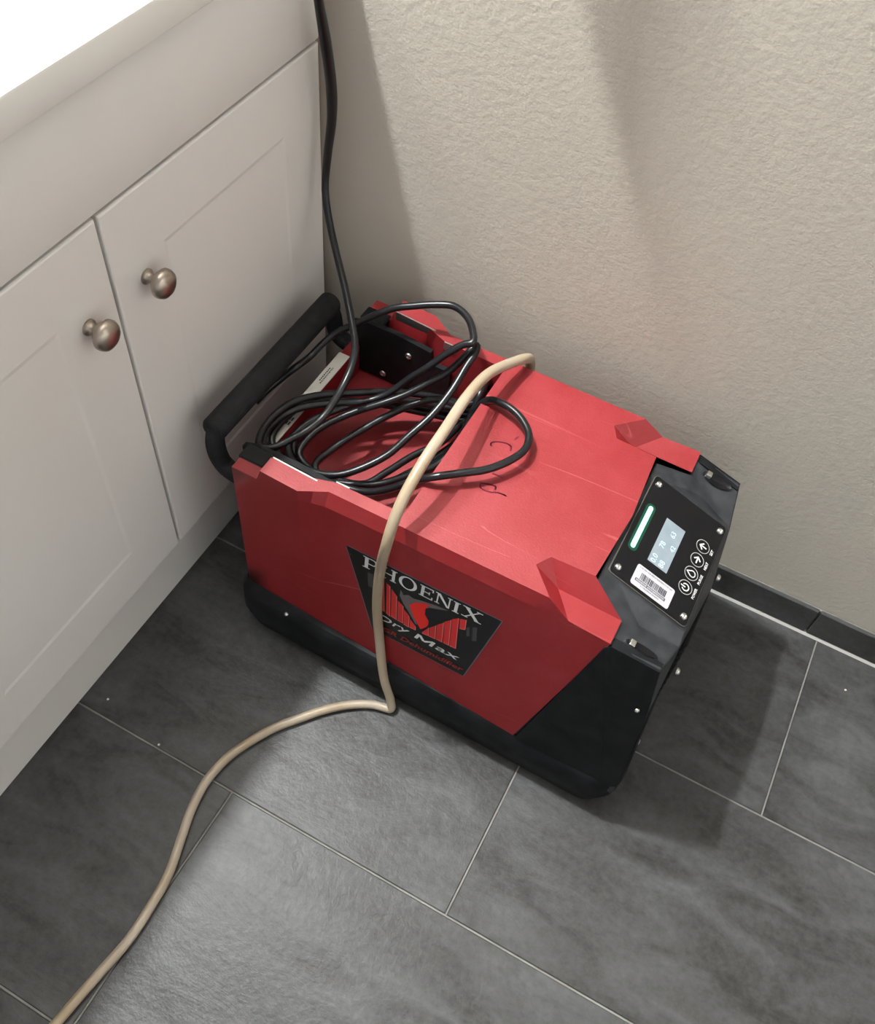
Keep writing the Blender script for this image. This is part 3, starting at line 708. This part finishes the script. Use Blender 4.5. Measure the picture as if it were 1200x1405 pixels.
# serif capitals: strokes in a unit box, x 0..w, y 0..1
def R_(x0, x1, y0, y1): return [(x0, y0), (x1, y0), (x1, y1), (x0, y1)]
S = 0.075
def ringpoly(cx, cy, rx, ry, tx, ty, a0=0, a1=360, n=20):
    out = []
    for kk in range(n):
        a, b = (math.radians(a0 + (a1 - a0) * (kk + q) / n) for q in (0, 1))
        out.append([(cx + rx * math.cos(a), cy + ry * math.sin(a)), (cx + rx * math.cos(b), cy + ry * math.sin(b)), (cx + (rx - tx) * math.cos(b), cy + (ry - ty) * math.sin(b)), (cx + (rx - tx) * math.cos(a), cy + (ry - ty) * math.sin(a))])
    return out
def stem(x, w=0.17, ser=0.09): return [R_(x, x + w, 0, 1), R_(x - ser, x + w + ser, 0, S), R_(x - ser, x + w + ser, 1 - S, 1)]
glyph = {
 'P': (stem(0.10) + [R_(0.2, 0.50, 1 - S, 1), R_(0.2, 0.50, 0.44, 0.44 + S)] + ringpoly(0.48, 0.72, 0.27, 0.28, 0.16, S, -90, 90, 10), 0.78),
 'H': (stem(0.10) + stem(0.68) + [R_(0.2, 0.7, 0.46, 0.46 + S)], 0.98),
 'O': (ringpoly(0.50, 0.5, 0.50, 0.52, 0.17, 0.08), 1.0),
 'E': (stem(0.10) + [R_(0.2, 0.76, 1 - S, 1), R_(0.2, 0.76, 0, S), R_(0.2, 0.58, 0.47, 0.47 + S), R_(0.69, 0.76, 0.74, 1), R_(0.69, 0.76, 0, 0.26), R_(0.52, 0.58, 0.38, 0.64)], 0.80),
 'N': ([R_(0.12, 0.20, 0, 1), R_(0.02, 0.30, 0, S), R_(0.0, 0.2, 1 - S, 1), [(0.08, 1), (0.28, 1), (0.90, 0), (0.74, 0)], R_(0.82, 0.90, 0, 1), R_(0.72, 1.0, 1 - S, 1)], 1.0),
 'I': (stem(0.10), 0.37),
 'X': ([[(0.06, 1), (0.28, 1), (0.92, 0), (0.70, 0)], [(0.80, 1), (0.88, 1), (0.20, 0), (0.12, 0)], R_(0.0, 0.36, 1 - S, 1), R_(0.64, 1.0, 0, S), R_(0.0, 0.32, 0, S), R_(0.68, 0.98, 1 - S, 1)], 1.0)}
span = {'P': (0.2885, 0.3105, 0.2490, 0.2695), 'H': (0.3125, 0.3350, 0.2480, 0.2690), 'O': (0.3370, 0.3610, 0.2480, 0.2785 - 0.0085), 'E': (0.3640, 0.3830, 0.2500, 0.2695), 'N': (0.3845, 0.4060, 0.2510, 0.2700), 'I': (0.4075, 0.4165, 0.2505, 0.2695), 'X': (0.4195, 0.4450, 0.2520, 0.2705)}
pl_ = []
for ch, (x0, x1, z0, z1) in span.items():
    g, w = glyph[ch]
    for p in g: pl_.append([(x0 + a / w * (x1 - x0), z0 + b * (z1 - z0)) for a, b in p])
obj('decal_title', flat(pl_, L3), M_silver, dc, label='silver serif lettering')
def side_text(body, x0, z0, x1, z1, size, bold, shear):
    L = math.hypot(x1 - x0, z1 - z0); c, s_ = (x1 - x0) / L, (z1 - z0) / L
    return text_mesh(body, lambda x, y, l: on_side(x0 + x * c - y * s_, z0 + x * s_ + y * c, l), size, L3, bold, shear, width=L)
words = side_text('Dry', 0.3170, 0.1630, 0.3620, 0.1638, 0.0160, 0.0001, 0.22)
part = side_text('ax', 0.3985, 0.1645, 0.4320, 0.1652, 0.0160, 0.0001, 0.22)
tm = bpy.data.meshes.new('t'); part.to_mesh(tm); part.free(); words.from_mesh(tm); bpy.data.meshes.remove(tm)
def em(q): return [(0.3690 + a * 0.0250 + b * 0.0040, 0.1641 + b * 0.0112) for a, b in q]
part = flat([em(q) for q in (R_(0.0, 0.17, 0, 1), R_(0.83, 1.0, 0, 1), [(0.0, 1), (0.20, 1), (0.56, 0.28), (0.44, 0.10)], [(0.80, 1), (1.0, 1), (0.56, 0.10), (0.44, 0.28)])], L3)
part.to_mesh(tm := bpy.data.meshes.new('t')); part.free(); words.from_mesh(tm); bpy.data.meshes.remove(tm)
obj('decal_model_words', words, M_silver, dc, label='silver slanted lettering')
obj('decal_kind_words', side_text('LGR Dehumidifier', 0.3165, 0.1425, 0.4400, 0.1490, 0.0122, 0.0002, 0.25), M_txtred, dc, label='dark red lettering')

# faded marker scrawl on the top
top_pt = lambda a, b, l: Vector((a, b, ZT + l))
scr = [[(0.3631, -0.2075), (0.3601, -0.2035), (0.3635, -0.1984), (0.3705, -0.1951), (0.3775, -0.1935), (0.3831, -0.1953), (0.3849, -0.2032)],
       [(0.3757, -0.2642), (0.3799, -0.269), (0.3894, -0.2693), (0.3984, -0.265), (0.4053, -0.2639), (0.4096, -0.2643)], [(0.3748, -0.2623), (0.3807, -0.2612), (0.387, -0.2586), (0.3934, -0.2584), (0.3944, -0.2644)],
       [(0.3803, -0.2429), (0.3875, -0.2423), (0.397, -0.2427)], [(0.3841, -0.1748), (0.3818, -0.1842)]]
for part in ((0, 4), (1, 2, 3)):
    mk = bmesh.new()
    strokes(mk, [[(p.x, p.y) for p in catmull([(a, b, 0) for a, b in scr[q]], 4)] for q in part], top_pt, 0.0019, 0.0003)
    obj('marker_scrawl', mk, M_marker, hs, label='faded marker scrawl')

# ------------------------------------------------------------------ power cord
cordp = [(0.055, -0.0993, 0.8405), (0.05, -0.0844, 0.7811), (0.046, -0.0649, 0.7053), (0.045, -0.0524, 0.6584), (0.046, -0.0436, 0.6056), (0.0466, -0.044, 0.5662), (0.0434, -0.05, 0.5164), (0.0444, -0.058, 0.4761), (0.0564, -0.07, 0.4461), (0.0811, -0.092, 0.416), (0.1065, -0.115, 0.3922), (0.1323, -0.142, 0.3715), (0.1543, -0.17, 0.3626)]
loop1 = [(0.1659, -0.1963, 0.36), (0.1704, -0.2230, 0.352), (0.1664, -0.2615, 0.33), (0.1592, -0.2878, 0.325), (0.148, -0.3057, 0.32), (0.1338, -0.326, 0.315), (0.1189, -0.3300, 0.312), (0.1085, -0.3140, 0.31), (0.1047, -0.2855, 0.31), (0.1128, -0.2477, 0.31), (0.1373, -0.2121, 0.305), (0.1631, -0.1876, 0.3), (0.2015, -0.1512, 0.29), (0.2503, -0.1205, 0.28), (0.2853, -0.1079, 0.275), (0.3054, -0.1000, 0.272), (0.3099, -0.1144, 0.27), (0.2957, -0.1339, 0.27), (0.2862, -0.1766, 0.268), (0.2653, -0.2118, 0.265), (0.2485, -0.2507, 0.262), (0.2337, -0.2793, 0.26), (0.1995, -0.2921, 0.26), (0.1694, -0.2976, 0.265), (0.1437, -0.2869, 0.27), (0.146, -0.2564, 0.28), (0.1616, -0.2295, 0.288), (0.1805, -0.2078, 0.295), (0.2036, -0.1897, 0.305), (0.2261, -0.169, 0.315), (0.2457, -0.1492, 0.328), (0.2654, -0.1309, 0.345), (0.2768, -0.1169, 0.362), (0.2825, -0.1045, 0.372), (0.2855, -0.099, 0.374), (0.2889, -0.1093, 0.372), (0.2873, -0.1284, 0.365), (0.2859, -0.162, 0.352), (0.2791, -0.1999, 0.338), (0.2669, -0.2308, 0.325), (0.253, -0.262, 0.31), (0.2238, -0.2977, 0.297), (0.2055, -0.3095, 0.292), (0.1775, -0.3141, 0.287), (0.1482, -0.3091, 0.285), (0.1319, -0.2904, 0.286), (0.1356, -0.2561, 0.29), (0.1552, -0.219, 0.292), (0.188, -0.1709, 0.288), (0.2296, -0.1424, 0.28), (0.274, -0.124, 0.276), (0.2997, -0.1123, 0.28), (0.3113, -0.1020, 0.3), (0.3113, -0.0975, 0.315), (0.3079, -0.1024, 0.325), (0.3110, -0.1311, 0.330), (0.3090, -0.1500, 0.300)]
loop3 = [(0.3011, -0.179, 0.258), (0.2826, -0.2167, 0.252), (0.2572, -0.2561, 0.25), (0.2296, -0.2809, 0.25), (0.1917, -0.2932, 0.25), (0.1528, -0.289, 0.252), (0.1262, -0.2734, 0.256), (0.1224, -0.2432, 0.262), (0.1352, -0.2136, 0.268), (0.1651, -0.1815, 0.272), (0.2058, -0.1474, 0.268), (0.254, -0.1247, 0.262), (0.2945, -0.1074, 0.258), (0.3098, -0.1000, 0.258), (0.3125, -0.1137, 0.256), (0.2989, -0.1576, 0.255), (0.2833, -0.1983, 0.252), (0.2661, -0.2345, 0.25), (0.2416, -0.2745, 0.248), (0.2107, -0.2932, 0.248), (0.1692, -0.3029, 0.256), (0.1308, -0.3076, 0.279), (0.1127, -0.2988, 0.289), (0.1085, -0.2612, 0.291), (0.1201, -0.2235, 0.291), (0.1529, -0.1887, 0.28), (0.1964, -0.1599, 0.27), (0.248, -0.1332, 0.258), (0.2955, -0.1197, 0.262), (0.3096, -0.1020, 0.280), (0.3083, -0.1000, 0.3), (0.3086, -0.1205, 0.316), (0.3050, -0.1400, 0.318)]
loop2 = [(0.2940, -0.143, 0.31), (0.2593, -0.1409, 0.3), (0.2342, -0.1582, 0.292), (0.2119, -0.1881, 0.285), (0.1987, -0.2112, 0.28), (0.1863, -0.2351, 0.275), (0.1752, -0.2607, 0.27), (0.1695, -0.2909, 0.268), (0.1846, -0.3017, 0.265), (0.2185, -0.2974, 0.27), (0.2544, -0.28, 0.275), (0.2783, -0.2497, 0.275), (0.301, -0.2158, 0.275), (0.3100, -0.181, 0.285), (0.3130, -0.1544, 0.31), (0.3281, -0.148, 0.345), (0.3524, -0.1533, 0.356), (0.3768, -0.1631, 0.358), (0.3972, -0.1824, 0.358), (0.4027, -0.2048, 0.358), (0.3951, -0.2284, 0.358), (0.3774, -0.2552, 0.358), (0.3537, -0.2761, 0.358), (0.3281, -0.2936, 0.353), (0.3082, -0.2983, 0.338), (0.2784, -0.3066, 0.31), (0.2528, -0.3127, 0.295), (0.2249, -0.3164, 0.29), (0.1775, -0.3221, 0.29), (0.1395, -0.3265, 0.295), (0.1212, -0.3226, 0.3), (0.1081, -0.3073, 0.3), (0.1073, -0.2803, 0.302), (0.1197, -0.2472, 0.302), (0.1517, -0.2131, 0.298), (0.1806, -0.19, 0.296), (0.2018, -0.1718, 0.305), (0.2239, -0.1533, 0.33), (0.2414, -0.1445, 0.35), (0.2579, -0.1309, 0.37), (0.2746, -0.1177, 0.385), (0.2846, -0.113, 0.39), (0.2752, -0.0947, 0.392), (0.2586, -0.0779, 0.392), (0.2356, -0.0683, 0.39), (0.2132, -0.0743, 0.386), (0.1900, -0.0840, 0.380), (0.1657, -0.0944, 0.372), (0.1415, -0.1068, 0.356), (0.1204, -0.1165, 0.338), (0.1021, -0.1279, 0.325), (0.0910, -0.1463, 0.313), (0.0840, -0.1656, 0.303), (0.0780, -0.1916, 0.302), (0.0680, -0.2072, 0.292), (0.060, -0.2296, 0.285), (0.055, -0.2500, 0.278)]
bm = bmesh.new(); tube(bm, catmull(cordp + loop1 + loop3 + loop2, 5), lambda t: 0.0047 + 0.0018 * max(0.0, min(1.0, (t - 0.010) / 0.009, (0.042 - t) / 0.014)), 12)
tag(obj('power_cord', bm, M_cord, smooth=True, angle=80), 'black power cord hanging down the corner and coiled in the red recess', 'cord')

# ------------------------------------------------------------------ drain hose
hose = [(0.3400, -0.0300, 0.150), (0.3410, -0.0330, 0.270), (0.3415, -0.0480, 0.335), (0.3405, -0.0700, 0.356), (0.3324, -0.0983, 0.368), (0.3225, -0.1449, 0.385), (0.3221, -0.2052, 0.4), (0.3251, -0.2658, 0.405), (0.3248, -0.3152, 0.4), (0.3242, -0.3514, 0.385), (0.3245, -0.3744, 0.366), (0.3245, -0.3900, 0.335), (0.3153, -0.3837, 0.2626), (0.3166, -0.3885, 0.1962), (0.3271, -0.3965, 0.124), (0.3434, -0.4098, 0.0603), (0.358, -0.416, 0.022), (0.3617, -0.4207, 0.0080), (0.3524, -0.4230, 0.0066), (0.3378, -0.4269, 0.0066), (0.3112, -0.4424, 0.0066), (0.2856, -0.4655, 0.0066), (0.2631, -0.4926, 0.0066), (0.2444, -0.5162, 0.0066), (0.2265, -0.5483, 0.0066), (0.2123, -0.5845, 0.0066), (0.2079, -0.6219, 0.0066), (0.2131, -0.6591, 0.0066), (0.2237, -0.6939, 0.0066), (0.2361, -0.7357, 0.0066), (0.2403, -0.7754, 0.0066), (0.2408, -0.8154, 0.0066), (0.2355, -0.8528, 0.0066), (0.2303, -0.8889, 0.0066), (0.2263, -0.9193, 0.0066), (0.2194, -0.9618, 0.0066), (0.205, -1.10, 0.0066)]
bm = bmesh.new(); tube(bm, catmull(hose, 6), lambda t: 0.0066 - 0.0008 * min(1.0, max(0.0, (t - 0.25) / 0.2)), 14)
tag(obj('drain_hose', bm, M_hose, smooth=True, angle=80), 'cloudy tan plastic drain hose draped over the red machine and across the floor', 'hose')

# ------------------------------------------------------------------ unseen towel shape and ring, added to cast the soft wall shadow
ring = thing('shadow_ring', 'unseen nickel ring added to carry the shadow-casting towel shape', 'shadow caster', (0.150, 0.0, 1.36))
bm = bmesh.new(); lathe(bm, [(0.024, 0.0005), (0.024, 0.006), (0.010, 0.012), (0.008, 0.060), (0.011, 0.070), (0.0, 0.074)], (0.150, 0.0, 1.37), (0, -1, 0), 20)
obj('mount', bm, M_nickel, ring, smooth=True, angle=50)
bm = bmesh.new(); tube(bm, [(0.150 + 0.070 * math.sin(a), -0.064, 1.295 + 0.070 * math.cos(a)) for a in [2 * math.pi * q / 32 for q in range(33)]], 0.0040, 10)
obj('loop', bm, M_nickel, ring, smooth=True, angle=80)
M_shadow_towel = mat('shadow_towel_cloth', lin(150, 146, 140), 0.9, spec=0.1, bump=(500, 0.6, 0.002))
bm = bmesh.new()
def flap(outline, y, t):
    """a layer of the shadow-casting towel shape: outline of (x_left, x_right, z) from the ring down"""
    rows_ = []
    for q, (xl, xr, z) in enumerate(outline):
        r = []
        for p in range(9):
            f = p / 8; r.append((xl + (xr - xl) * f, y - 0.006 * math.sin(f * 9.0 + q * 0.2), z))
        rows_.append(r)
    for dy in (0, -t):
        vs = [[bm.verts.new((x, yy + dy, z)) for x, yy, z in r] for r in rows_]
        if dy == 0: first = vs
        for a, b in zip(vs, vs[1:]):
            for p in range(8): bm.faces.new((a[p], a[p + 1], b[p + 1], b[p]))
    n = len(rows_)
    loop_a = [first[q][0] for q in range(n)] + first[-1][1:] + [first[q][8] for q in range(n - 2, -1, -1)] + list(reversed(first[0][1:8]))
    loop_b = [vs[q][0] for q in range(n)] + vs[-1][1:] + [vs[q][8] for q in range(n - 2, -1, -1)] + list(reversed(vs[0][1:8]))
    for q in range(len(loop_a)): bm.faces.new((loop_a[q], loop_a[(q + 1) % len(loop_a)], loop_b[(q + 1) % len(loop_a)], loop_b[q]))
flap([(0.126, 0.172, 1.2315), (0.112, 0.190, 1.19), (0.112, 0.197, 1.15), (0.128, 0.198, 1.10), (0.158, 0.199, 1.05), (0.182, 0.200, 1.01), (0.1955, 0.2005, 0.988)], -0.074, 0.006)
flap([(0.126, 0.172, 1.2315), (0.116, 0.192, 1.19), (0.120, 0.204, 1.15), (0.150, 0.210, 1.10), (0.205, 0.213, 1.063)], -0.052, 0.006)
box(bm, 0.124, 0.174, -0.082, -0.050, 1.2285, 1.2345, 0.002)
bmesh.ops.recalc_face_normals(bm, faces=bm.faces)
tag(obj('shadow_towel', bm, M_shadow_towel, smooth=True, angle=60), 'unseen grey towel shape added to cast the wall shadow', 'towel')

# ------------------------------------------------------------------ grit on the floor
for (x, y), lb in (((0.908, -0.071), 'tiny white grit speck on the tile beside the dark baseboard'), ((0.0289, -0.5922), 'tiny pale grit speck on the dark tile against the vanity base'), ((0.1249, -0.6099), 'tiny pale grit speck on the dark floor between vanity and hose')):
    bm = bmesh.new(); bmesh.ops.create_icosphere(bm, subdivisions=1, radius=0.0017)
    for v in bm.verts: v.co = Vector((v.co.x * random.uniform(0.8, 1.3), v.co.y * random.uniform(0.8, 1.2), v.co.z * 0.8)) + Vector((x, y, 0.0012))
    tag(obj('grit_speck', bm, M_crumb, origin=(x, y, 0)), lb, 'grit', 'grit specks on the floor')
